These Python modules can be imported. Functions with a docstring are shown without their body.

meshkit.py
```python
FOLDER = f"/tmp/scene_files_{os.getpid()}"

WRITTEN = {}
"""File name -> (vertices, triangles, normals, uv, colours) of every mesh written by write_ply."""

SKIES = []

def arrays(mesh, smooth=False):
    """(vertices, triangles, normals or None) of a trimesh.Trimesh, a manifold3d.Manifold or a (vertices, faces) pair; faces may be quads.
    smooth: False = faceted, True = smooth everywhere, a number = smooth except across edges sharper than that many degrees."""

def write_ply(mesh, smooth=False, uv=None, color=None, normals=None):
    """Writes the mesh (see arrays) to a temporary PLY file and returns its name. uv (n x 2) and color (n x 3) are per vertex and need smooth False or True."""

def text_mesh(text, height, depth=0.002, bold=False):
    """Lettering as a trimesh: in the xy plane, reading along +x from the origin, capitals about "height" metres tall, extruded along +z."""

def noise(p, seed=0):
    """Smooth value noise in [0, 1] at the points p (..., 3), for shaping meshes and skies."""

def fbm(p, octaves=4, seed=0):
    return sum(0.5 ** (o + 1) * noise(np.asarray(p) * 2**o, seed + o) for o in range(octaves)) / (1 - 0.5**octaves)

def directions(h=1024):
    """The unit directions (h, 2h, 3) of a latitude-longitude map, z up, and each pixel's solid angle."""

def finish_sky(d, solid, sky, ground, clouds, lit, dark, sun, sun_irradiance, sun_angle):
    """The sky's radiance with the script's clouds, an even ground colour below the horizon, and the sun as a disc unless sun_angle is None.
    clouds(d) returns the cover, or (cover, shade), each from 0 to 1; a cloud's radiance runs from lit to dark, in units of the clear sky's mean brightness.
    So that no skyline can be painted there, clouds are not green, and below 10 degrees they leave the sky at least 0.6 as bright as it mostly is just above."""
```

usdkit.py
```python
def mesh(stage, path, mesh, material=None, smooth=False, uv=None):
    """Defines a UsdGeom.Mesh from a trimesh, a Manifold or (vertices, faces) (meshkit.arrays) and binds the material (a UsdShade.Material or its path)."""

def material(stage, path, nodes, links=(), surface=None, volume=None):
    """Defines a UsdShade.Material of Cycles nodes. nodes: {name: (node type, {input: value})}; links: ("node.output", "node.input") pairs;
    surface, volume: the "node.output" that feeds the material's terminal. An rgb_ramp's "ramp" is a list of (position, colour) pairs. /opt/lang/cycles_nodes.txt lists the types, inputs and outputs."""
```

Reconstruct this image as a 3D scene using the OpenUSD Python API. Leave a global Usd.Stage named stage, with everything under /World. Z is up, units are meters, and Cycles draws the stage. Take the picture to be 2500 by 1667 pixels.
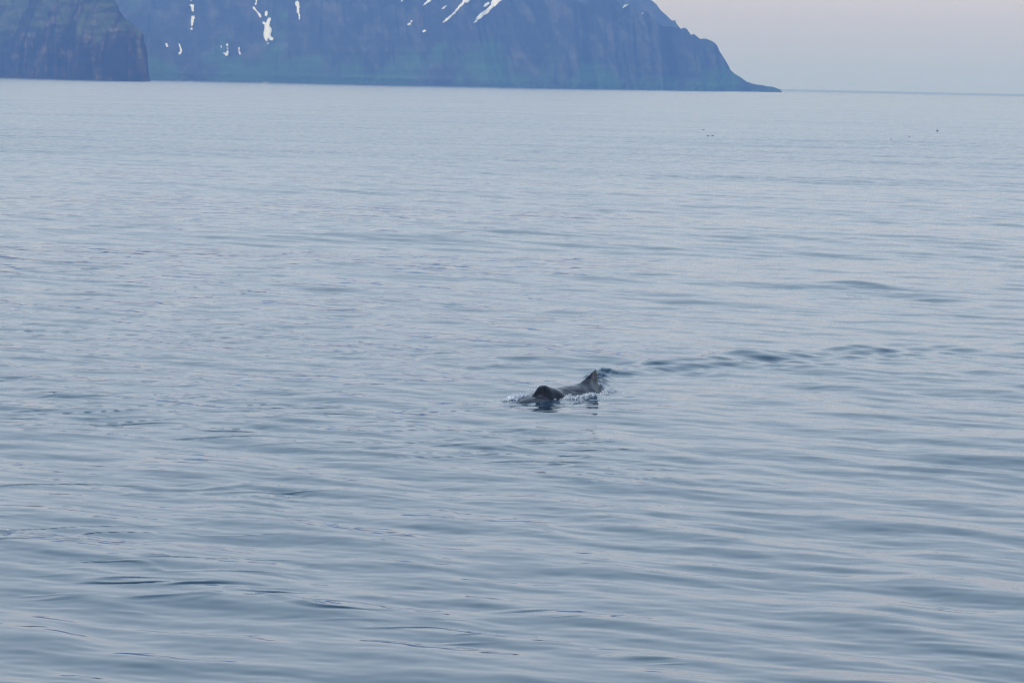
import math, random
import numpy as np, trimesh, shapely
from shapely.geometry import Polygon, Point
import usdkit, meshkit
from pxr import Usd, UsdGeom, UsdLux, UsdShade, Gf, Sdf, Vt

stage = Usd.Stage.CreateInMemory()
UsdGeom.SetStageUpAxis(stage, UsdGeom.Tokens.z)
UsdGeom.SetStageMetersPerUnit(stage, 1.0)
UsdGeom.Xform.Define(stage, '/World')
UsdGeom.Scope.Define(stage, '/World/Looks')

# ------------------------------------------------------------------ camera
EYE = 9.5                                   # metres above the sea, on the upper deck of a boat
FPX = 11500.0                               # focal length in units of 1/2500 of the picture's width
ROLL = math.atan(0.0208)
PITCH = math.atan(633.5 * math.cos(ROLL) / FPX)
fwd = np.array([0, math.cos(PITCH), -math.sin(PITCH)])
up0 = np.array([0, math.sin(PITCH), math.cos(PITCH)])
rt0 = np.array([1.0, 0, 0])
RT = rt0 * math.cos(ROLL) + up0 * math.sin(ROLL)
UP = -rt0 * math.sin(ROLL) + up0 * math.cos(ROLL)
cam = UsdGeom.Camera.Define(stage, '/World/camera')
cam.CreateHorizontalApertureAttr(36.0)
cam.CreateVerticalApertureAttr(36.0 * 682 / 1024)
cam.CreateFocalLengthAttr(36.0 * FPX / 2500)
cam.CreateClippingRangeAttr(Gf.Vec2f(1.0, 200000.0))
cam.CreateFStopAttr(0.0)
cam.CreateExposureAttr(0.05)
M = np.eye(4)
M[0, :3], M[1, :3], M[2, :3], M[3, :3] = RT, UP, -fwd, (0, 0, EYE)
cam.AddTransformOp().Set(Gf.Matrix4d(*M.ravel().tolist()))


def ray(px, py):
    """The direction through a picture point, scaled to a depth of one metre along y."""
    px, py = np.asarray(px, float), np.asarray(py, float)
    d = fwd + ((px - 1250) / FPX)[..., None] * RT - ((py - 833.5) / FPX)[..., None] * UP
    return d / d[..., 1:2]


def sea(px, py):
    d = ray(px, py)
    y = EYE / -d[..., 2]
    return d[..., 0] * y, y


# ------------------------------------------------------------------ sky and sun
SUN_EL, SUN_AZ = math.radians(34), math.radians(-125)          # azimuth from +y towards +x
STR = 0.1
sun_dir = np.array([math.sin(SUN_AZ) * math.cos(SUN_EL), math.cos(SUN_AZ) * math.cos(SUN_EL), math.sin(SUN_EL)])
dome = UsdLux.DomeLight.Define(stage, '/World/sky')
dome.GetPrim().SetCustomDataByKey('kind', 'structure')
sky_mat = usdkit.material(stage, '/World/Looks/sky', {
    'tc': ('texture_coordinate', {}),
    'sep': ('separate_xyz', {}),
    'sky': ('sky_texture', {'sky_type': 'single_scattering', 'sun_disc': False, 'sun_elevation': SUN_EL, 'sun_rotation': SUN_AZ,
                            'air_density': 1.0, 'aerosol_density': 1.0}),
    'ramp': ('rgb_ramp', {'ramp': [(0.0, (.40, .53, .86)), (0.5, (.40, .53, .86)), (0.504, (.50, .58, .86)), (0.510, (.655, .685, .82)),
                                   (0.52, (.64, .71, .84)), (0.54, (.595, .705, .865)), (0.59, (.495, .632, .79)), (0.66, (.40, .55, .715)), (0.8, (.95, 1.25, 1.85)), (1.0, (1.2, 1.55, 2.35))]}),
    'h': ('math', {'math_type': 'multiply_add', 'value2': 0.5, 'value3': 0.5}),
    'scale': ('vector_math', {'math_type': 'scale', 'scale': 1.0 / STR}),
    'mp': ('mapping', {'scale': (1.0, 1.0, 2.6)}),
    'n': ('noise_texture', {'scale': 2.6, 'detail': 5.0, 'roughness': 0.55}),
    'cov': ('map_range', {'from_min': 0.15, 'from_max': 0.75, 'to_min': 0.62, 'to_max': 0.0, 'clamp': True}),
    'low': ('map_range', {'from_min': 0.05, 'from_max': 0.45, 'to_min': 0.0, 'to_max': 0.55, 'clamp': True}),
    'thr': ('math', {'math_type': 'subtract'}),
    'cl': ('map_range', {'from_min': -0.12, 'from_max': 0.18, 'to_min': 0.0, 'to_max': 1.0, 'clamp': True}),
    'mix': ('mix_color', {'use_clamp': False}),
    'bg': ('background_shader', {'strength': STR}),
}, [('tc.generated', 'sep.vector'), ('sep.z', 'h.value1'), ('h.value', 'ramp.fac'), ('ramp.color', 'scale.vector1'),
    ('tc.generated', 'mp.vector'), ('mp.vector', 'n.vector'), ('sep.z', 'low.value'), ('n.fac', 'thr.value1'), ('low.result', 'thr.value2'),
    ('thr.value', 'cl.value'), ('cl.result', 'mix.fac'), ('sky.color', 'mix.a'), ('scale.vector', 'mix.b'), ('mix.result', 'bg.color')],
    surface='bg.background')
UsdShade.MaterialBindingAPI.Apply(dome.GetPrim()).Bind(sky_mat)
sun = UsdLux.DistantLight.Define(stage, '/World/sun')
sun.CreateIntensityAttr(0.4)
sun.CreateAngleAttr(10.0)
sun.CreateNormalizeAttr(True)
sun.CreateColorAttr(Gf.Vec3f(1.0, 0.99, 0.98))
zax = sun_dir / np.linalg.norm(sun_dir)
xax = np.cross([0, 0, 1.0], zax); xax /= np.linalg.norm(xax)
yax = np.cross(zax, xax)
S = np.eye(4); S[0, :3], S[1, :3], S[2, :3] = xax, yax, zax
sun.AddTransformOp().Set(Gf.Matrix4d(*S.ravel().tolist()))

# ------------------------------------------------------------------ haze
HAZE = 1.05e-4
HAZE_COLOR = (0.205, 0.425, 1.0)
haze_mat = usdkit.material(stage, '/World/Looks/haze', {
    'v': ('principled_volume', {'color': HAZE_COLOR, 'density': HAZE, 'absorption_color': (1, 1, 1), 'anisotropy': 0.0})},
    [], volume='v.volume')


# ------------------------------------------------------------------ helpers
def put(path, v, f, mat, n=None):
    m = UsdGeom.Mesh.Define(stage, path)
    m.CreatePointsAttr(Vt.Vec3fArray.FromNumpy(np.asarray(v, np.float32)))
    m.CreateFaceVertexCountsAttr(Vt.IntArray.FromNumpy(np.full(len(f), f.shape[1], np.int32)))
    m.CreateFaceVertexIndicesAttr(Vt.IntArray.FromNumpy(np.asarray(f, np.int32).ravel()))
    m.CreateSubdivisionSchemeAttr('none')
    if n is not None:
        m.CreateNormalsAttr(Vt.Vec3fArray.FromNumpy(np.asarray(n, np.float32)))
        m.SetNormalsInterpolation('vertex')
    UsdShade.MaterialBindingAPI.Apply(m.GetPrim()).Bind(mat)
    return m.GetPrim()


def data(prim, **kw):
    for k, v in kw.items():
        prim.SetCustomDataByKey(k, v)
    return prim


def numbered(name, parent='/World'):
    p, i = f'{parent}/{name}', 0
    while stage.GetPrimAtPath(p):
        i += 1
        p = f'{parent}/{name}_{i:03d}'
    return p


def grid_faces(nr, nc):
    i, j = np.meshgrid(np.arange(nr - 1), np.arange(nc - 1), indexing='ij')
    a = i * nc + j
    return np.stack([a, a + 1, a + nc + 1, a + nc], -1).reshape(-1, 4)


def smooth_normals(v, f):
    n = np.zeros_like(v)
    c = np.cross(v[f[:, 2]] - v[f[:, 0]], v[f[:, 3 if f.shape[1] == 4 else 1]] - v[f[:, 0 if f.shape[1] == 3 else 1]])
    if f.shape[1] == 3:
        c = np.cross(v[f[:, 1]] - v[f[:, 0]], v[f[:, 2]] - v[f[:, 0]])
    for k in range(f.shape[1]):
        np.add.at(n, f[:, k], c)
    return n / np.maximum(np.linalg.norm(n, axis=1, keepdims=True), 1e-12)


def sstep(a, b, x):
    t = np.clip((x - a) / (b - a), 0, 1)
    return t * t * (3 - 2 * t)


def noise2(x, y, seed=0):
    return meshkit.noise(np.stack([x, y, np.full_like(x, seed * 7.31 + .5)], -1), seed)


def fbm2(x, y, o=4, seed=0):
    return meshkit.fbm(np.stack([x, y, np.full_like(x, seed * 7.31 + .5)], -1), o, seed)


# ------------------------------------------------------------------ whale placement (needed by the water round it)
HX, HY = sea(1323.0, 978.0)                 # blowhole hump at the waterline
TX, TY = sea(1444.0, 962.0)                 # dorsal fin at the waterline
axis = np.array([TX - HX, TY - HY]); WL = np.linalg.norm(axis); axis /= WL
side = np.array([axis[1], -axis[0]])        # to the right as seen from the boat


def whale_local(x, y):
    dx, dy = x - HX, y - HY
    return dx * axis[0] + dy * axis[1], dx * side[0] + dy * side[1]


# ------------------------------------------------------------------ the sea
rng = np.random.default_rng(11)
NW = 150
lam = np.exp(rng.uniform(math.log(0.45), math.log(9.0), NW))
th = math.radians(38) + rng.normal(0, 1, NW) * np.where(lam > 1.5, .5, .7)
kx, ky = 2 * np.pi / lam * np.cos(th), 2 * np.pi / lam * np.sin(th)
ph = rng.uniform(0, 2 * np.pi, NW)
slope_of = np.interp(np.log(lam), np.log([0.45, 0.8, 1.4, 2.2, 3.5, 6, 9]), [.0028, .0034, .0058, .0083, .0082, .0054, .0032])
amp = slope_of * lam / (2 * np.pi)
NL = 50
lamL = np.exp(rng.uniform(math.log(9.0), math.log(120.0), NL))
thL = math.radians(70) + rng.normal(0, 0.5, NL)
kxL, kyL = 2 * np.pi / lamL * np.cos(thL), 2 * np.pi / lamL * np.sin(thL)
phL = rng.uniform(0, 2 * np.pi, NL)
ampL = np.interp(np.log(lamL), np.log([9, 20, 50, 120]), [.0026, .0026, .0028, .0020]) * lamL / (2 * np.pi)

WAKE = []                                   # (px, py, length along x, length along y, height, tilt)
for px, py, lx, ly, a, tl in [(1560, 905, 1.3, 1.6, .07, .1), (1660, 893, 1.5, 1.9, .09, .15), (1800, 876, 1.3, 1.8, .10, .2), (1895, 870, 1.0, 1.5, .08, .2),
                              (2060, 858, 1.4, 1.8, .09, .2), (2190, 848, 1.2, 1.8, .10, .2), (2330, 852, 1.3, 1.8, .07, .1), (2420, 846, 1.2, 1.8, .06, .1),
                              (1330, 880, 1.3, 1.8, .06, -.1), (1480, 878, 1.6, 2.0, .06, 0), (1900, 962, 1.5, 1.5, .05, -.3), (2130, 960, 1.7, 1.5, .05, -.3),
                              (1030, 577, 5.0, 6.0, .16, 0), (2080, 698, 2.2, 3.5, .10, .1), (1750, 930, 1.2, 1.4, .04, -.3), (2020, 945, 1.4, 1.4, .045, -.3), (1160, 944, 1.9, 2.2, .035, 0), (1560, 1275, 2.2, 2.4, .05, -.3), (1180, 1265, 1.6, 1.8, .045, -.2), (2120, 1500, 1.3, 1.8, .05, -.4), (430, 1135, 1.8, 2.4, .04, 0)]:
    x, y = sea(px, py)
    WAKE.append((x, y, lx, ly, a, tl))


# breaths of wind that roughen the surface: (end, end, half width, strength), marked where the photograph shows them
BREATHS = [((-100, 690), (900, 730), 22, .4), ((-100, 770), (1350, 885), 26, .6), ((-100, 935), (800, 960), 34, .7), ((100, 985), (1300, 1040), 36, .8), ((-100, 1010), (750, 1075), 22, .8), ((700, 1070), (1600, 1150), 26, .8),
           ((-100, 1170), (800, 1200), 16, .55), ((-100, 1275), (420, 1310), 20, .55), ((-100, 1325), (560, 1365), 24, .75), ((100, 1405), (760, 1455), 34, 1.0), ((300, 1350), (760, 1395), 26, .7), ((560, 1440), (1150, 1530), 26, .8),
           ((520, 1640), (700, 1660), 10, .9), ((1180, 1465), (1450, 1490), 10, .7), ((1460, 1580), (1660, 1600), 10, .8), ((1150, 1075), (1600, 1110), 22, .6), ((1350, 840), (1800, 850), 10, .5)]


def patch_of(x, y):
    p = 0
    w = 8 * (fbm2(x / 3.0, y / 7.0, 3, 13) - .5)
    for e0, e1, hw, st in BREATHS:
        (xa, ya), (xb, yb) = sea(*e0), sea(*e1)
        dep = hw * y * y / (EYE * FPX)
        t = (x - xa) / (xb - xa)
        yc = ya + (yb - ya) * t + w * dep / 5
        p = np.maximum(p, st * np.exp(-((y - yc) / dep) ** 2) * sstep(-.12, .12, t) * (1 - sstep(.8, 1.15, t)))
    u, v = x * .82 + y * .30, -x * .50 + y * .86
    b = fbm2(u / 34.0, v / 15.0, 4, 3) + .05 * np.tanh(-x / (0.05 * np.abs(y)))
    return np.clip(np.maximum(p * (.55 + .9 * fbm2(u / 5.0, v / 3.0, 3, 14)), .35 * sstep(.60, .72, b)), 0, 1)


def wavelets(x, y, patch):
    """Small sharp-crested ripples inside the roughened bands."""
    u, v = x * .93 + y * .36, -x * .36 + y * .93
    u = u + 1.1 * fbm2(x / 1.9, y / 1.9, 2, 5)
    v = v + .55 * fbm2(x / 1.3 + 7, y / 1.1, 3, 6)
    r = noise2(u / 3.3, v / 1.15, 8)
    r2 = noise2(u / 1.1 + 31, v / .42, 9)
    gate = sstep(.46, .62, noise2(u / 3.1, v / 1.7, 10))
    a = 1 - np.abs(2 * r - 1)
    b = 1 - np.abs(2 * r2 - 1)
    r3 = noise2(u / 2.6 + 9, v / .95 + 5, 12)
    c = 1 - np.abs(2 * r3 - 1)
    patch = np.minimum(1.25 * patch, 1.1)
    return patch * (.024 * sstep(.84, 1.0, c) * (1 - gate) + .046 * sstep(.76, 1.0, a) * gate)


def height(x, y, step, patch):
    fresh = .5 + 1.0 * fbm2(x / 13.0, y / 24.0, 3, 61)                 # livelier and calmer water
    h = np.zeros_like(x); gx = np.zeros_like(x); gy = np.zeros_like(x)
    for A, KX, KY, P, L in zip(np.r_[amp, ampL], np.r_[kx, kxL], np.r_[ky, kyL], np.r_[ph, phL], np.r_[lam, lamL]):
        w = np.exp(-(.75 * step * abs(KY) / (2 * math.pi)) ** 2 * 4)
        if w.max() < .01:
            continue
        a = KX * x + KY * y + P
        s, c = np.sin(a), np.cos(a)
        e = A * w * (fresh if L < 1.6 else 1.0)
        h += e * s; gx += e * KX * c; gy += e * KY * c
    for X, Y, LX, LY, A, T in WAKE:
        dx = x - X; dy = y - Y - T * dx * 4
        g = 1.6 * A * np.exp(-(dx / LX) ** 2 - (dy / LY) ** 2)
        h += g
        gy += g * (-2 * dy / LY ** 2); gx += g * (-2 * dx / LX ** 2 + 8 * T * dy / LY ** 2)
    return h, gx, gy


def trail(x, y):
    """The long ruffled wake that the whale has left behind it."""
    h = 0
    for (e0, e1, hw, a, sd) in (((1440, 912), (2600, 838), 14, .25, 71), ((1500, 925), (2600, 862), 9, .10, 72), ((1120, 893), (1460, 884), 12, .10, 73)):
        (xa, ya), (xb, yb) = sea(*e0), sea(*e1)
        t = (x - xa) / (xb - xa)
        dep = hw * y * y / (EYE * FPX)
        g = np.exp(-((y - ya - (yb - ya) * t) / dep) ** 2) * sstep(-.02, .08, t) * (1 - sstep(.55, 1.1, t))
        yc = y - ya - (yb - ya) * t
        h = h + a * g * (.6 * fbm2(x / 2.9, y / 1.8, 3, sd) - .27) + .105 * a * g * np.sin(2 * np.pi * yc / 2.6 + 9 * fbm2(x / 5.0, y / 9.0, 2, sd + 10))
    return h


def local_water(x, y):
    """The water that the whale pushes: a low swell along its flanks, chop behind its fin."""
    s, l = whale_local(x, y)
    h = .018 * np.exp(-((np.abs(l) - .7) / .3) ** 2) * sstep(-1.6, -.3, s) * (1 - sstep(4.5, 6.5, s))
    for px, py, ax_, ay_, am in ((1460, 946, .18, .42, .17), (1464, 939, .22, .45, .19), (1461, 930, .24, .45, .18), (1467, 920, .26, .5, .16), (1482, 912, .42, .55, .09), (1434, 919, .14, .5, .08), (1467, 949, .10, .35, .12)):
        X0, Y0 = sea(px, py)
        wob = 1.3 * (fbm2((x + px) / .22, y / 1.2, 3, 27) - .5)
        h += am * np.exp(-((x - X0) / ax_) ** 2 - ((y - Y0 - wob) / ay_) ** 2)
    h += .045 * (fbm2(x / .4, y / 1.0, 3, 28) - .5) * np.exp(-((s - .5) / 3.0) ** 2 - ((l - 1.5) / 1.4) ** 2)
    h += .045 * (fbm2(x / .4, y / 1.0, 3, 29) - .5) * np.exp(-((s + 2.2) / 1.6) ** 2 - (l / 1.6) ** 2)
    h += trail(x, y)
    fl = np.exp(-((np.abs(l) - .70) / .16) ** 2) * sstep(-.9, 0, s) * (1 - sstep(4.3, 5.4, s))
    h += fl * (.12 * fbm2(x / .22, y / .5, 3, 23) - .055)
    h -= .05 * np.exp(-(np.maximum(np.abs(s - 1.5) - 2.5, 0) / 2.5) ** 2 - (np.maximum(np.abs(l) - .5, 0) / 2.0) ** 2)
    return h


F1 = FPX * 1024 / 2500
v_px = np.concatenate([np.linspace(1.9, 12, 40), np.linspace(12, 60, 120)[1:], np.linspace(60, 262, 420)[1:], np.linspace(262, 330, 240)[1:], np.linspace(330, 650, 640)[1:]])[::-1]
Yr = EYE * F1 / v_px
NC = 980
az = np.linspace(-.128, .128, NC)
YY, AA = np.meshgrid(Yr, np.tan(az), indexing='ij')
XX = YY * AA
step = np.gradient(Yr)[:, None] * np.ones((1, NC))
patch = np.zeros_like(XX)
soft = Yr < 700
patch[soft] = patch_of(XX[soft], YY[soft]) * np.clip(1.6 - YY[soft] / 430, 0, 1)
h, gx, gy = height(XX, YY, step, patch)
near = Yr < 420
e = .04
near = near[:, None] & (patch > .015)
xn, yn, P_ = XX[near], YY[near], patch[near]
w0 = wavelets(xn, yn, P_); wx = wavelets(xn + e, yn, P_); wy = wavelets(xn, yn + e, P_)
fade = np.clip(1.75 - yn / 135.0, 0, 1)
h[near] += w0 * fade; gx[near] += (wx - w0) / e * fade; gy[near] += (wy - w0) / e * fade
mid = (Yr > 126) & (Yr < 200)
l0 = local_water(XX[mid], YY[mid]); lx = local_water(XX[mid] + .02, YY[mid]); ly = local_water(XX[mid], YY[mid] + .02)
h[mid] += l0; gx[mid] += (lx - l0) / .02; gy[mid] += (ly - l0) / .02
edge = np.minimum(sstep(0, .02, np.arange(NC) / (NC - 1)), sstep(0, .02, 1 - np.arange(NC) / (NC - 1)))[None, :] * np.minimum(sstep(0, 12, np.arange(len(Yr))), sstep(0, 12, np.arange(len(Yr))[::-1]))[:, None]
h *= edge; gx *= edge; gy *= edge
n = np.stack([-gx, -gy, np.ones_like(gx)], -1).reshape(-1, 3)
n /= np.linalg.norm(n, axis=1, keepdims=True)
v = np.stack([XX, YY, h], -1).reshape(-1, 3)
fan = grid_faces(len(Yr), NC)
# the rest of the sea: flat from here, its ripples in the material
ta = math.tan(.128)
y0, y1 = Yr[0], Yr[-1]
outer = [(-40000, -3000, 0), (40000, -3000, 0), (40000, y0, 0), (y0 * ta, y0, 0), (-y0 * ta, y0, 0), (-40000, y0, 0)]
far = [(y1 * ta, y1, 0), (40000, y1, 0), (-y1 * ta, y1, 0), (-40000, y1, 0)]
b = len(v)
v = np.vstack([v, outer, far])
n = np.vstack([n, np.tile([0, 0, 1.0], (10, 1))])
quads = [(b, b + 1, b + 2, b + 5), (b + 3, b + 2, b + 7, b + 6), (b + 5, b + 4, b + 8, b + 9)]
water_f = np.vstack([fan, quads])
relief = (.09 * sstep(120, 700, YY) * (.75 + .5 * patch) + .11 * sstep(8000, 15000, YY)).reshape(-1)
relief = np.concatenate([relief + .0 * relief, np.full(10, .09)])
water_mat = usdkit.material(stage, '/World/Looks/water', {
    'geo': ('geometry', {}),
    'mp': ('mapping', {'scale': (.9, 1.6, 1.0)}),
    'n1': ('noise_texture', {'scale': 1.0, 'detail': 4.0, 'roughness': 0.6}),
    'sub': ('vector_math', {'math_type': 'subtract', 'vector2': (.5, .5, .5)}),
    'mpb': ('mapping', {'scale': (.012, .035, 1.0)}),
    'n2': ('noise_texture', {'scale': 1.0, 'detail': 4.0, 'roughness': 0.6}),
    'band': ('map_range', {'from_min': .35, 'from_max': .68, 'to_min': 2.2, 'to_max': 5.5, 'clamp': True}),
    'att': ('attribute', {'attribute': 'relief'}),
    'am': ('math', {'math_type': 'multiply'}),
    'sc': ('vector_math', {'math_type': 'scale'}),
    'flat': ('vector_math', {'math_type': 'multiply', 'vector2': (1, 1, 0)}),
    'lean': ('vector_math', {'math_type': 'scale', 'vector1': (.12, -.62, 0)}),
    'add2': ('vector_math', {'math_type': 'add'}),
    'add': ('vector_math', {'math_type': 'add'}),
    'nrm': ('vector_math', {'math_type': 'normalize'}),
    'p': ('principled_bsdf', {'base_color': (.010, .031, .048), 'roughness': .035, 'ior': 1.333}),
}, [('geo.position', 'mp.vector'), ('mp.vector', 'n1.vector'), ('n1.color', 'sub.vector1'), ('sub.vector', 'sc.vector1'),
    ('geo.position', 'mpb.vector'), ('mpb.vector', 'n2.vector'), ('n2.fac', 'band.value'),
    ('att.fac', 'am.value1'), ('band.result', 'am.value2'), ('am.value', 'sc.scale'), ('sc.vector', 'flat.vector1'), ('flat.vector', 'add2.vector1'), ('att.fac', 'lean.scale'), ('lean.vector', 'add2.vector2'), ('add2.vector', 'add.vector1'), ('geo.normal', 'add.vector2'),
    ('add.vector', 'nrm.vector1'), ('nrm.vector', 'p.normal')], surface='p.BSDF')
water = put('/World/water', v, water_f, water_mat, n)
UsdGeom.PrimvarsAPI(water).CreatePrimvar('relief', Sdf.ValueTypeNames.FloatArray, 'vertex').Set(Vt.FloatArray.FromNumpy(relief.astype(np.float32)))
data(water, kind='structure', label='calm grey blue sea with soft ripples reaching to the horizon')

from scipy.ndimage import map_coordinates
_h = h.copy()


def water_z(x, y):
    i = np.interp(y, Yr, np.arange(len(Yr)))
    j = np.interp(np.arctan(np.asarray(x) / y), az, np.arange(NC))
    return map_coordinates(_h, [np.atleast_1d(i), np.atleast_1d(j)], order=1)


# ------------------------------------------------------------------ the coast
def rock_material(name, grass, rock, scree, amount, streak, strata=(.82, 1.2), foot=(18, 105, .10, -.12)):
    return usdkit.material(stage, f'/World/Looks/{name}', {
        'geo': ('geometry', {}),
        'rot': ('vector_rotate', {'rotate_type': 'y_axis', 'angle': streak}),
        'mp': ('mapping', {'scale': (.032, .012, .011)}),
        'n1': ('noise_texture', {'scale': 1.0, 'detail': 6.0, 'roughness': 0.62, 'distortion': .6}),
        'mp2': ('mapping', {'scale': (.012, .006, .012)}),
        'n2': ('noise_texture', {'scale': 1.0, 'detail': 4.0, 'roughness': 0.55}),
        'mp3': ('mapping', {'scale': (.004, .004, .11)}),
        'n3': ('noise_texture', {'scale': 1.0, 'detail': 3.0, 'roughness': 0.5, 'distortion': .3}),
        'sp': ('separate_xyz', {}),
        'hz': ('map_range', {'from_min': foot[0], 'from_max': foot[1], 'to_min': foot[2], 'to_max': foot[3], 'clamp': True}),
        'ga': ('math', {'math_type': 'add'}),
        'g': ('map_range', {'from_min': .5 - amount, 'from_max': .62 - amount, 'clamp': True}),
        's': ('map_range', {'from_min': .48, 'from_max': .72, 'clamp': True}),
        'b': ('map_range', {'from_min': .35, 'from_max': .65, 'to_min': strata[0], 'to_max': strata[1], 'clamp': True}),
        'm1': ('mix_color', {'a': rock, 'b': scree}),
        'm2': ('mix_color', {'b': grass}),
        'm3': ('vector_math', {'math_type': 'scale'}),
        'p': ('principled_bsdf', {'roughness': .95, 'specular_ior_level': .2}),
    }, [('geo.position', 'rot.vector'), ('rot.vector', 'mp.vector'), ('mp.vector', 'n1.vector'), ('geo.position', 'mp2.vector'), ('mp2.vector', 'n2.vector'),
        ('geo.position', 'mp3.vector'), ('mp3.vector', 'n3.vector'), ('geo.position', 'sp.vector'), ('sp.z', 'hz.value'), ('n2.fac', 'ga.value1'), ('hz.result', 'ga.value2'), ('ga.value', 'g.value'), ('n1.fac', 's.value'), ('n3.fac', 'b.value'),
        ('s.result', 'm1.fac'), ('m1.result', 'm2.a'), ('g.result', 'm2.fac'), ('m2.result', 'm3.vector1'), ('b.result', 'm3.scale'), ('m3.vector', 'p.base_color')],
        surface='p.BSDF')


class Coast:
    """A hillside: depth Y = shore + profile(height) + relief, over the coast's length and height, closed by a back slope."""

    def __init__(self, shore_px, shore_d, outline, prof, relief, back):
        dirs = ray(np.asarray(shore_px, float), np.full(len(shore_px), 210.0))
        self.sx, self.sd = dirs[:, 0] * np.asarray(shore_d), np.asarray(shore_d, float)
        self.prof, self.relief, self.back = prof, relief, back
        pts = []
        for px, py in outline:
            pts.append(self.hit(px, py, False))
        self.ox, self.oz = np.array([p[0] for p in pts]), np.array([p[2] for p in pts])
        self.ox = np.maximum.accumulate(self.ox + np.arange(len(self.ox)) * 1e-3)

    def base(self, X, Z):
        return np.interp(X, self.sx, self.sd) + self.prof(X, Z)

    def Y(self, X, Z):
        return self.base(X, Z) + self.relief(X, Z)

    def hit(self, px, py, rel=True):
        d = ray(np.asarray(px, float), np.asarray(py, float))
        Y = np.full(np.shape(px), 8000.0)
        for _ in range(40):
            X, Z = d[..., 0] * Y, EYE + d[..., 2] * Y
            Y = .5 * Y + .5 * (self.Y(X, Z) if rel else self.base(X, Z))
        return d[..., 0] * Y, Y, EYE + d[..., 2] * Y

    def mesh(self, x0, x1, nx, nz):
        X = np.unique(np.concatenate([np.linspace(x0, x1, nx), self.ox[(self.ox > x0) & (self.ox < x1)]]))
        top = np.interp(X, self.ox, self.oz) + 1.6 * (fbm2(X / 9.0, X * 0, 3, 2) - .5) * 2
        top = np.maximum(top, .2)
        t = np.linspace(0, 1, nz)
        XX_, T = np.meshgrid(X, t, indexing='ij')
        Z = -6 + (top[:, None] + 6) * T
        Yv = self.Y(XX_, Z)
        Xv = np.repeat(XX_, 1, 1)
        bt = np.linspace(0, 1, 14)[1:]
        Zb = -6 + (top[:, None] + 6) * (1 - bt[None, :] ** 1.3)
        Yb = Yv[:, -1:] + self.back * bt[None, :] * (1 + top[:, None] / 100)
        Xb = X[:, None] * Yb / Yv[:, -1:]
        v = np.stack([np.hstack([Xv, Xb]), np.hstack([Yv, Yb]), np.hstack([Z, Zb])], -1)
        nr, nc = v.shape[:2]
        v = v.reshape(-1, 3)
        f = grid_faces(nr, nc)[:, ::-1]
        for r in (0, nr - 1):                                 # the two ends
            cap = np.arange(nc) + r * nc
            v = np.vstack([v, v[cap].mean(0)])
            c = len(v) - 1
            q = np.stack([cap[:-1], cap[1:], np.full(nc - 1, c), np.full(nc - 1, c)], -1)
            f = np.vstack([f, q if r else q[:, [1, 0, 2, 3]]])
        tri = np.vstack([f[:, [0, 1, 2]], f[:, [0, 2, 3]]])
        tri = tri[(tri[:, 0] != tri[:, 1]) & (tri[:, 1] != tri[:, 2]) & (tri[:, 0] != tri[:, 2])]
        return v, tri


def ridge(x):
    return 1 - np.abs(2 * x - 1)


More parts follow.
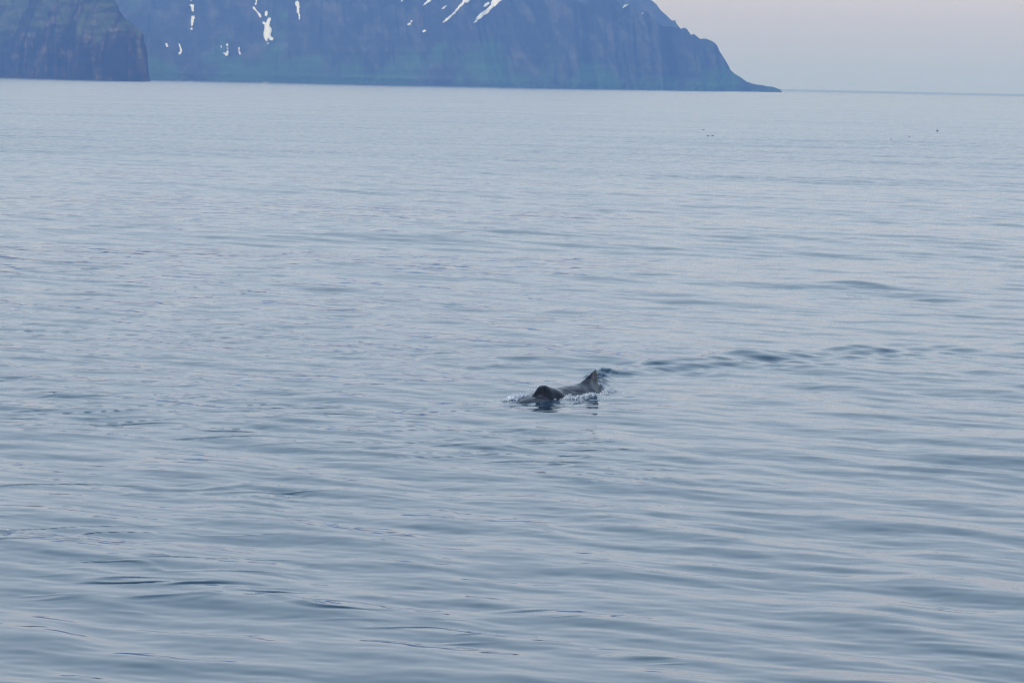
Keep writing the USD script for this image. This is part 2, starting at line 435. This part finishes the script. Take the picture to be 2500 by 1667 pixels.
# the mountain across the fjord
MO = [(150, -130), (400, -145), (700, -120), (950, -135), (1150, -110), (1300, -100), (1400, -70), (1460, -35), (1500, -6), (1518, 15), (1546, 13), (1557, 30), (1581, 31),
      (1599, 51), (1614, 65), (1640, 66), (1660, 71), (1669, 68), (1676, 72), (1686, 87), (1692, 84.5), (1708, 97), (1722, 95.5), (1735, 100), (1749, 110), (1755, 126),
      (1765, 141), (1772, 152), (1780, 166), (1781, 172), (1800, 184), (1822, 201), (1845, 207), (1870, 210.5), (1890, 213), (1900, 217), (1907, 222), (1910, 232)]


def mo_prof(X, Z):
    z = np.maximum(Z, 0)
    low = np.minimum(z, 12) * .35
    return low + np.maximum(z - 12, 0) * np.interp(X, [-700, 50, 200, 500], [1.35, 1.25, .85, .7])


def mo_relief(X, Z):
    z = np.maximum(Z, 0)
    wx = X + 26 * (fbm2(X / 90, Z / 120, 3, 31) - .5) + .25 * Z * np.interp(X, [-600, 0, 100, 300], [-.5, 1.6, .6, .35])
    g = ridge(fbm2(wx / 105, Z / 900, 3, 32))
    g2 = ridge(fbm2(wx / 30, Z / 220, 3, 33))
    k = np.minimum(1, z / 60)
    steep = np.interp(X, [60, 160], [.95, 1.1])
    rib = 4.5 * ridge(fbm2(X / 9, Z / 60, 3, 35)) * (1 - np.minimum(1, z / 22))
    return -steep * (70 * (g - .6) * (.25 + .75 * k) + 26 * (g2 - .6) * (.3 + .7 * k)) - rib - 5 * (fbm2(X / 7, Z / 7, 3, 34) - .5)


mountain = Coast([100, 420, 600, 800, 1225, 1650, 1915], [9700, 9300, 9100, 9000, 8900, 9000, 9000], MO, mo_prof, mo_relief, 500)
mo_mat = rock_material('mountain_slope', (.046, .098, .050), (.034, .036, .042), (.105, .106, .108), .02, .6)
mx = UsdGeom.Xform.Define(stage, '/World/mountain').GetPrim()
data(mx, kind='structure', label='hazy blue mountainside with snow patches dropping to the sea')
v_, f_ = mountain.mesh(mountain.ox[0], mountain.ox[-1], 900, 300)
put('/World/mountain/slope', v_, f_, mo_mat, smooth_normals(v_, f_))

# the ridge behind it
BO = [(1330, -130), (1450, -95), (1530, -45), (1586, -1), (1602, 11), (1610, 22), (1619, 32), (1626, 37), (1640, 52), (1648, 51), (1652, 60), (1659, 69), (1675, 84), (1700, 110), (1740, 160), (1790, 236)]
ridge_hill = Coast([1200, 1500, 1915], [10400, 10300, 10200], BO, lambda X, Z: np.maximum(Z, 0) * 1.0,
                   lambda X, Z: -24 * (ridge(fbm2((X + .4 * Z) / 60, Z / 300, 3, 41)) - .6) - 5 * (fbm2(X / 8, Z / 8, 3, 42) - .5), 500)
rx = UsdGeom.Xform.Define(stage, '/World/ridge').GetPrim()
data(rx, kind='structure', label='paler rocky ridge rising behind the right shoulder of the mountain')
v_, f_ = ridge_hill.mesh(ridge_hill.ox[0], ridge_hill.ox[-1], 320, 160)
put('/World/ridge/slope', v_, f_, mo_mat, smooth_normals(v_, f_))

# the nearer sea cliff on the left
CO = [(-500, -260), (-250, -220), (0, -160), (120, -105), (220, -48), (283, 0), (292, 16), (297, 30), (308, 44), (322, 55), (336, 70), (348, 77), (354, 83), (355.5, 92), (357, 104), (360, 110), (363, 120),
      (365, 132), (366, 150), (367.5, 170), (370, 186), (373, 203)]


def cl_prof(X, Z):
    z = np.maximum(Z, 0)
    top = 56 + 8 * (fbm2(X / 40, X * 0, 3, 50) - .5) * 2
    return np.minimum(z, top) * .22 + np.maximum(z - top, 0) * 1.45


def cl_relief(X, Z):
    z = np.maximum(Z, 0)
    top = 56.0
    k = 1 - sstep(top - 8, top + 10, z)
    but = ridge(fbm2(X / 34, Z / 260, 3, 51)) * 38 + ridge(fbm2(X / 9, Z / 110, 3, 52)) * 15 + (fbm2(X / 5, Z / 14, 3, 53) - .5) * 5
    wx = X + .9 * Z
    sl = 30 * ridge(fbm2(wx / 46, (Z - .55 * X) / 320, 3, 54)) + 12 * ridge(fbm2(wx / 15, Z / 120, 3, 55))
    return -k * (but - 12) - (1 - k) * (sl - 9) - 3 * (fbm2(X / 6, Z / 6, 3, 56) - .5)


cliff = Coast([-500, 0, 200, 373], [8800, 8000, 6900, 6300], CO, cl_prof, cl_relief, 300)
cl_mat = rock_material('cliff_rock', (.050, .060, .024), (.012, .010, .009), (.12, .092, .055), .03, .75, (.35, 1.75), (45, 75, -.22, .06))
cx = UsdGeom.Xform.Define(stage, '/World/sea_cliff').GetPrim()
data(cx, kind='structure', label='dark steep sea cliff with grassy slopes above it')
v_, f_ = cliff.mesh(cliff.ox[0], cliff.ox[-1], 620, 260)
put('/World/sea_cliff/rock_face', v_, f_, cl_mat, smooth_normals(v_, f_))

# snow lying in the gullies
snow_mat = usdkit.material(stage, '/World/Looks/snow', {
    'geo': ('geometry', {}), 'n': ('noise_texture', {'scale': .12, 'detail': 4.0}),
    'r': ('rgb_ramp', {'ramp': [(.3, (.90, .90, .90)), (.7, (.96, .96, .96))]}),
    'p': ('principled_bsdf', {'roughness': .7})},
    [('geo.position', 'n.vector'), ('n.fac', 'r.fac'), ('r.color', 'p.base_color')], surface='p.BSDF')
C2 = lambda pts: [(380 + x / 5.6, y / 5.6) for x, y in pts]
C3 = lambda pts: [(800 + x / 2.767, y / 2.767) for x, y in pts]
SNOW = [C2([(462, 62), (515, 68), (520, 110), (515, 155), (495, 150), (492, 105)]), C2([(488, 222), (530, 218), (532, 250), (520, 275), (512, 350), (488, 358), (482, 290), (492, 255)]), C2([(470, -30), (490, -30), (488, 14), (474, 12)]),
        C2([(484, 380), (502, 380), (500, 410), (486, 410)]),
        C2([(136, 594), (158, 594), (170, 645), (150, 646)]), C2([(314, 606), (330, 606), (344, 652), (362, 680), (360, 715), (335, 748), (312, 742), (318, 722), (340, 705), (336, 660)]),
        C2([(890, 628), (908, 628), (906, 648), (892, 648)]), C2([(968, 602), (992, 602), (990, 634), (970, 634)]), C2([(980, 654), (994, 654), (992, 672), (982, 672)]), C2([(976, 690), (994, 690), (1000, 740), (984, 776), (952, 752), (928, 728), (938, 718), (972, 728)]),
        C2([(1132, 652), (1150, 652), (1146, 700), (1168, 745), (1148, 750), (1136, 700)]),
        C2([(1358, 66), (1372, 12), (1390, 4), (1382, 45), (1368, 74)]), C2([(1326, 96), (1345, 100), (1405, 170), (1440, 212), (1438, 244), (1420, 236), (1390, 180), (1335, 118)]),
        C2([(1490, 190), (1516, 146), (1532, 165), (1528, 210), (1510, 230), (1492, 215)]),
        C2([(1465, 310), (1480, 300), (1510, 318), (1530, 270), (1552, 246), (1572, 266), (1556, 310), (1555, 350), (1590, 396), (1578, 450), (1562, 480), (1608, 534), (1590, 560), (1560, 548), (1535, 520), (1520, 572), (1498, 545), (1476, 495), (1486, 400), (1495, 350), (1468, 335)]),
        C2([(1522, 584), (1544, 584), (1544, 604), (1526, 608)]),
        C2([(1910, 18), (1950, 16), (1962, 40), (1955, 72), (1968, 90), (1960, 170), (1968, 200), (1976, 262), (1962, 265), (1948, 190), (1926, 165), (1932, 110), (1912, 70)]),
        C3([(500, -2), (514, -2), (506, 12), (498, 10)]), C3([(640, 38), (672, 8), (690, -30), (740, -30), (700, 6), (660, 34)]), C3([(770, 62), (780, 50), (806, 36), (800, 48), (784, 62)]),
        C3([(774, 156), (800, 128), (850, 88), (885, 42), (912, 14), (920, -30), (960, -30), (938, 10), (905, 40), (870, 82), (830, 118), (806, 144)]),
        C3([(932, 14), (948, 2), (968, -6), (960, 8), (940, 20)]),
        C3([(988, 156), (1010, 115), (1030, 92), (1075, 65), (1100, 35), (1120, -30), (1210, -30), (1172, 4), (1130, 40), (1085, 82), (1040, 118), (1010, 145)]),
        C3([(1050, 46), (1062, 30), (1090, 14), (1094, 24), (1078, 40), (1058, 50)]),
        C3([(536, 174), (545, 160), (560, 154), (562, 164), (548, 176)]), C3([(560, 142), (574, 138), (572, 148), (562, 150)]), C3([(638, 216), (645, 206), (664, 204), (664, 212), (648, 220)]),
        C3([(1992, 56), (2002, 36), (2028, 30), (2026, 40), (2010, 50), (2000, 58)]), C3([(2120, 90), (2130, 87), (2134, 96), (2124, 98)])]
for i, poly in enumerate(SNOW):
    pg = Polygon(poly).buffer(.0)
    if pg.geom_type != 'Polygon':
        pg = max(pg.geoms, key=lambda g: g.area)
    pg = pg.buffer(.5).simplify(.15)
    st = max(1.2, math.sqrt(pg.area) / 16)
    x0, y0_, x1, y1_ = pg.bounds
    gx_, gy_ = np.meshgrid(np.arange(x0, x1, st), np.arange(y0_, y1_, st))
    inner = pg.buffer(-st * .4)
    ring = np.array(pg.segmentize(st).exterior.coords)[:-1]
    jit = np.random.default_rng(i).normal(0, .7, ring.shape)
    ring = ring + jit
    pin = np.array([(x, y) for x, y in zip(gx_.ravel(), gy_.ravel()) if inner.contains(Point(x, y))]).reshape(-1, 2)
    pts = np.vstack([ring, pin])
    from scipy.spatial import Delaunay
    tri = Delaunay(pts).simplices
    pr = Polygon(ring).buffer(0)
    tri = np.array([t for t in tri if pr.contains(Point(*pts[t].mean(0)))])
    X, Y, Z = mountain.hit(pts[:, 0], pts[:, 1])
    Yt = Y - np.where(np.arange(len(pts)) < len(ring), 1.6, 3.2)
    top = np.stack([X, Yt, Z], -1)
    bot = np.stack([X, Y + 4, Z], -1)[:len(ring)]
    nr_ = len(ring)
    # orient towards the boat
    a, b_, c_ = top[tri[:, 0]], top[tri[:, 1]], top[tri[:, 2]]
    flip = np.cross(b_ - a, c_ - a)[:, 1] > 0
    tri[flip] = tri[flip][:, ::-1]
    k = np.arange(nr_); k2 = (k + 1) % nr_
    wall = np.vstack([np.stack([k, k2, len(pts) + k2], -1), np.stack([k, len(pts) + k2, len(pts) + k], -1)])
    vv, ff = np.vstack([top, bot]), np.vstack([tri, wall])
    put(numbered('snow_patch', '/World/mountain'), vv, ff, snow_mat, smooth_normals(vv, ff))

# the haze box
bx = trimesh.creation.box(bounds=[(-41000, -3100, -8), (41000, 24800, 345)])
hz = put('/World/haze', bx.vertices, bx.faces, haze_mat)
data(hz, kind='stuff', label='thin blue sea haze in front of the far mountains', category='haze')

# ------------------------------------------------------------------ the whale
skin = usdkit.material(stage, '/World/Looks/whale_skin', {
    'tc': ('texture_coordinate', {}), 'n': ('noise_texture', {'scale': 2.2, 'detail': 5.0, 'roughness': .6}),
    'r': ('rgb_ramp', {'ramp': [(.35, (.006, .0062, .0074)), (.62, (.011, .0112, .013)), (.8, (.028, .028, .032))]}),
    'n2': ('noise_texture', {'scale': 4.5, 'detail': 4.0, 'roughness': .55}),
    'b': ('bump', {'strength': .28, 'distance': .035}),
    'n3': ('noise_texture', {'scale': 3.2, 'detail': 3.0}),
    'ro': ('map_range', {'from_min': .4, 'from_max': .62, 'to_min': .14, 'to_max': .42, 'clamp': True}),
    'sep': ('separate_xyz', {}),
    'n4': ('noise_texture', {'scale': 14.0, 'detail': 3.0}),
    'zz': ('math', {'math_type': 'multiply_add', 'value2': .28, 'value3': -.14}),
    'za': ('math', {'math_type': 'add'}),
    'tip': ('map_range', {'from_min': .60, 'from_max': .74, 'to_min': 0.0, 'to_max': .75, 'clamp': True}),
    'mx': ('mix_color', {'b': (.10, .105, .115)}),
    'p': ('principled_bsdf', {'ior': 1.33, 'specular_ior_level': .42})},
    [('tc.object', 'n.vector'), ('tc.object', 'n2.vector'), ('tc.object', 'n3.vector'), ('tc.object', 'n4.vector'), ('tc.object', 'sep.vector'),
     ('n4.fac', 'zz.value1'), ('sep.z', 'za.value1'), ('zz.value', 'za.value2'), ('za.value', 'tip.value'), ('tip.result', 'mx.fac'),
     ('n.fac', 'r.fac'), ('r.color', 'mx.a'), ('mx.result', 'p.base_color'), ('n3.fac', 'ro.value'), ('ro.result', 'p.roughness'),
     ('n2.fac', 'b.height'), ('b.normal', 'p.normal')], surface='p.BSDF')
sw = np.concatenate([np.arange(-2.3, -.9, .05), np.arange(-.9, 5.0, .02), np.arange(5.0, 8.6, .06)])
zt = np.interp(sw, [-2.3, -1.9, -1.3, -.75, -.45, -.25, -.08, .06, .3, .8, 1.6, 2.5, 3.2, 3.8, 4.15, 4.4, 4.7, 5.4, 6.5, 8.6],
               [-.55, -.16, .05, .13, .15, .22, .42, .47, .42, .32, .32, .335, .335, .31, .24, .08, -.09, -.3, -.5, -.8])
wd = np.interp(sw, [-2.3, -1.9, -1.3, -.6, 0, .8, 2.0, 3.0, 4.1, 5.0, 6.5, 8.6], [.12, .36, .58, .68, .70, .74, .76, .68, .50, .36, .24, .14])
hd = np.interp(sw, [-2.3, -1.9, -1.3, 0, 2, 4, 5, 6.5, 8.6], [.1, .3, .55, .95, 1.05, .75, .5, .34, .2])
from scipy.ndimage import gaussian_filter1d
zt = gaussian_filter1d(zt, 3); wd = gaussian_filter1d(wd, 4)
hump = np.exp(-((sw - .02) / .34) ** 2)
shoulder = np.interp(sw, [-.5, 0, .5, 3, 4.1, 5], [2.6, 2.0, 2.2, 2.1, 1.8, 1.8])
fin_top = np.interp(sw, [2.55, 3.0, 3.35, 3.65, 3.9, 4.04, 4.10, 4.14, 4.18, 4.24], [0, .05, .12, .22, .36, .47, .50, .44, .16, 0])
fin_top = gaussian_filter1d(fin_top, .8)
NU = 121
q = np.linspace(-1, 1, NU)
lat = np.sign(q) * (np.abs(q) ** 1.7)                       # denser at the middle, where the fin is thin
rings = []
for i, s in enumerate(sw):
    l = lat * wd[i]
    a = np.abs(lat)
    drop = hd[i] * (1 - np.sqrt(np.maximum(1 - a ** shoulder[i], 0)))
    z = zt[i] - drop
    # the splash guard in front of the blowholes: narrower than the back and steep
    z = z - hump[i] * .26 * (1 - np.exp(-((l - .04) / .33) ** 2))
    z = z - .05 * np.exp(-((s + .33) / .16) ** 2) * np.exp(-(l / .12) ** 2)
    z = z + .045 * np.exp(-((l + .13 - .20 * (s + .2)) / .045) ** 2) * np.exp(-((s + .16) / .24) ** 2)
    # the hump and dorsal fin
    tk = .045 + .16 * (1 - sstep(3.0, 3.9, s))
    base = .10 * np.exp(-((s - 3.75) / .55) ** 2) * np.exp(-(l / .26) ** 2)
    z = z - .035 * np.exp(-((l - (-.30 + .62 * (s - 2.7) / 1.4)) / .07) ** 2) * sstep(2.4, 2.8, s) * (1 - sstep(3.9, 4.2, s))
    z = z - .03 * np.exp(-((l - .34 - .12 * (s - 1.6)) / .05) ** 2) * np.exp(-((s - 1.8) / .5) ** 2)
    z = z + base + fin_top[i] * np.exp(-(np.abs(l) / tk) ** 2.4) * .86
    up_ = np.stack([np.full(NU, s), l, z], -1)
    ang = np.linspace(0, math.pi, 26)[1:-1]
    zl = zt[i] - hd[i]
    lo = np.stack([np.full(24, s), wd[i] * np.cos(ang), zl - hd[i] * .9 * np.sin(ang)], -1)
    rings.append(np.vstack([up_, lo]))
R = np.array(rings)
nr, nc = R.shape[:2]
V = R.reshape(-1, 3)
i, j = np.meshgrid(np.arange(nr - 1), np.arange(nc), indexing='ij')
a_ = i * nc + j; b_ = i * nc + (j + 1) % nc
F = np.stack([a_, a_ + nc, b_ + nc, b_], -1).reshape(-1, 4)
F = np.vstack([F[:, [0, 1, 2]], F[:, [0, 2, 3]]])
for r, fl in ((0, False), (nr - 1, True)):
    V = np.vstack([V, V[r * nc:(r + 1) * nc].mean(0)])
    k = np.arange(nc) + r * nc; k2 = (np.arange(nc) + 1) % nc + r * nc
    t_ = np.stack([k, k2, np.full(nc, len(V) - 1)], -1)
    F = np.vstack([F, t_[:, ::-1] if fl else t_])
W = np.stack([V[:, 0] * axis[0] + V[:, 1] * side[0], V[:, 0] * axis[1] + V[:, 1] * side[1], V[:, 2]], -1)
tm = trimesh.Trimesh(W, F, process=False)
if tm.volume < 0:
    F = F[:, ::-1]
wh = UsdGeom.Xform.Define(stage, '/World/whale')
wh.AddTranslateOp().Set(Gf.Vec3d(float(HX), float(HY), 0))
data(wh.GetPrim(), label='dark wet whale surfacing, its head hump in front and small dorsal fin behind', category='whale')
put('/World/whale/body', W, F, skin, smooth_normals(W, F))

# ------------------------------------------------------------------ foam round the whale
foam_mat = usdkit.material(stage, '/World/Looks/foam', {
    'p': ('principled_bsdf', {'base_color': (.72, .75, .78), 'roughness': .35, 'subsurface_weight': .0})}, [], surface='p.BSDF')
ICO = [trimesh.creation.icosphere(1)]
ICO0 = trimesh.creation.icosphere(0)


def foam(name, label, clumps, seed):
    """clumps: (s, l, spread along the whale, spread across it, height, how many, size), in the whale's own frame"""
    r = np.random.default_rng(seed)
    parts = []
    for s0, l0, ss, sl, hh, num, size in clumps:
        for _ in range(num):
            m = ICO0.copy()
            g = size * math.exp(r.normal(0, .55))
            m.apply_scale([g * r.uniform(.9, 2.0), g * r.uniform(.9, 2.0), g * r.uniform(.5, 1.0)])
            m.vertices += r.normal(0, g * .18, m.vertices.shape)
            da, db = r.normal(0, 1, 2)
            S_, L_ = s0 + da * ss, l0 + db * sl
            X, Y = HX + S_ * axis[0] + L_ * side[0], HY + S_ * axis[1] + L_ * side[1]
            z = abs(r.normal(0, hh)) * math.exp(-.3 * (da * da + db * db)) + .25 * g + float(water_z(X, Y)[0])
            m.apply_translation([X, Y, z])
            parts.append(m)
    m = trimesh.util.concatenate(parts)
    p = put(numbered(name), m.vertices, m.faces, foam_mat, smooth_normals(np.array(m.vertices), np.array(m.faces)))
    data(p, label=label, category='foam', kind='stuff')


foam('foam', 'white water curling off the left side of the whale head', [(-.25, -.80, .30, .09, .06, 900, .007), (-.1, -.72, .25, .07, .06, 500, .007), (.1, -.95, .4, .12, .05, 300, .006), (.6, -.75, .4, .06, .05, 200, .006), (-.5, -.82, .15, .10, .02, 160, .013)], 1)
foam('foam', 'splash of foam on the far side of the whale behind its head hump', [(.9, -.72, .2, .07, .20, 260, .007), (1.2, -.70, .3, .09, .14, 260, .006), (2.2, -.78, .6, .06, .12, 260, .006)], 2)
foam('foam', 'white foam churning along the near flank of the whale', [(.45, .70, .18, .08, .06, 520, .008), (.85, .74, .25, .06, .03, 300, .007), (1.5, .80, .4, .07, .025, 420, .007), (2.3, .76, .5, .06, .015, 200, .007), (3.1, .68, .3, .06, .015, 90, .006)], 3)
foam('foam', 'splash of foam beside the whale tail stock behind the fin', [(3.75, .50, .2, .06, .08, 420, .007), (4.2, .45, .25, .08, .05, 300, .007), (4.7, .32, .3, .07, .10, 280, .006), (4.5, .15, .3, .1, .04, 160, .006)], 4)

# ------------------------------------------------------------------ sea birds
bird_dark = usdkit.material(stage, '/World/Looks/bird_dark', {'p': ('principled_bsdf', {'base_color': (.07, .07, .072), 'roughness': .6})}, [], surface='p.BSDF')
bird_pale = usdkit.material(stage, '/World/Looks/bird_pale', {'p': ('principled_bsdf', {'base_color': (.35, .34, .33), 'roughness': .7})}, [], surface='p.BSDF')
bird_beak = usdkit.material(stage, '/World/Looks/bird_beak', {'p': ('principled_bsdf', {'base_color': (.25, .12, .04), 'roughness': .5})}, [], surface='p.BSDF')


def egg(c, r, tail=0.0):
    m = trimesh.creation.icosphere(2)
    vv = np.array(m.vertices)
    vv[:, 1:] *= (1 - tail * sstep(.2, -1.0, vv[:, :1]))
    return vv * r + c, np.array(m.faces)


def bird(px, py, label, turn, flying=False, scale=1.0, z=0.0):
    X, Y = sea(px, py)
    path = numbered('sea_bird')
    x = UsdGeom.Xform.Define(stage, path)
    x.AddTranslateOp().Set(Gf.Vec3d(float(X), float(Y), z + float(water_z(X, Y)[0])))
    x.AddRotateZOp().Set(turn)
    x.AddScaleOp().Set(Gf.Vec3f(scale))
    data(x.GetPrim(), label=label, category='bird')
    vv, ff = egg((0, 0, .05), (.19, .085, .085), .5)
    put(path + '/body', vv, ff, bird_dark, smooth_normals(vv, ff))
    vv, ff = egg((.17, 0, .17), (.055, .045, .048))
    nk, nf = egg((.14, 0, .11), (.05, .042, .075))
    hv, hf = np.vstack([vv, nk]), np.vstack([ff, nf + len(vv)])
    put(path + '/head', hv, hf, bird_dark, smooth_normals(hv, hf))
    c = trimesh.creation.cone(.018, .07); c.apply_transform(trimesh.transformations.rotation_matrix(math.pi / 2, [0, 1, 0])); c.apply_translation([.215, 0, .168])
    put(path + '/beak', c.vertices, c.faces, bird_beak)
    t = trimesh.creation.cone(.05, .13); t.apply_transform(trimesh.transformations.rotation_matrix(-math.pi / 2, [0, 1, 0])); t.apply_scale([1, 1, .35]); t.apply_translation([-.14, 0, .07])
    put(path + '/tail', t.vertices, t.faces, bird_dark)
    for sgn in (-1, 1):
        if flying:
            pts = np.array([(.08, .05, .09), (-.06, .05, .09), (.09, .22, .20), (-.07, .22, .19), (.02, .42, .27), (-.04, .42, .265)])
        else:
            pts = np.array([(.10, .075, .07), (-.02, .06, .12), (-.02, .088, .06), (-.12, .05, .10), (-.19, .03, .085), (-.10, .07, .05)])
        pts = np.vstack([pts, pts + (0, 0, -.014)])
        pts[:, 1] *= sgn
        hu = trimesh.convex.convex_hull(pts) if not flying else None
        if flying:
            q_ = np.array([[0, 1, 3, 2], [2, 3, 5, 4]]); o = 6
            fs = [(a, b, c, d) for a, b, c, d in q_] + [(d + o, c + o, b + o, a + o) for a, b, c, d in q_] + [(0, 2, 2 + o, o), (2, 4, 4 + o, 2 + o), (4, 5, 5 + o, 4 + o), (5, 3, 3 + o, 5 + o), (3, 1, 1 + o, 3 + o), (1, 0, o, 1 + o)]
            fs = np.array(fs)
            hu = trimesh.Trimesh(pts, np.vstack([fs[:, [0, 1, 2]], fs[:, [0, 2, 3]]]))
            hu.fix_normals()
        put(numbered('wing', path), hu.vertices, hu.faces, bird_dark)


bird(1718, 318, 'lone small dark bird on the water behind a pair of birds', 200)
bird(1728, 335, 'left bird of a close pair floating on the distant water', 15)
bird(1740, 335, 'right bird of a close pair floating on the distant water', 170)
bird(1768, 336, 'small upright bird on the water just right of the floating pair', 100, scale=.8)
bird(2175, 340, 'small dark bird on the distant water, nearest below the flying bird', 30)
bird(2220, 335, 'small dark bird between a floating bird and the flying one', 160, scale=.9)
bird(2288, 324, 'dark bird flying low over the distant water with raised wings', 20, True, 1.25, .25)
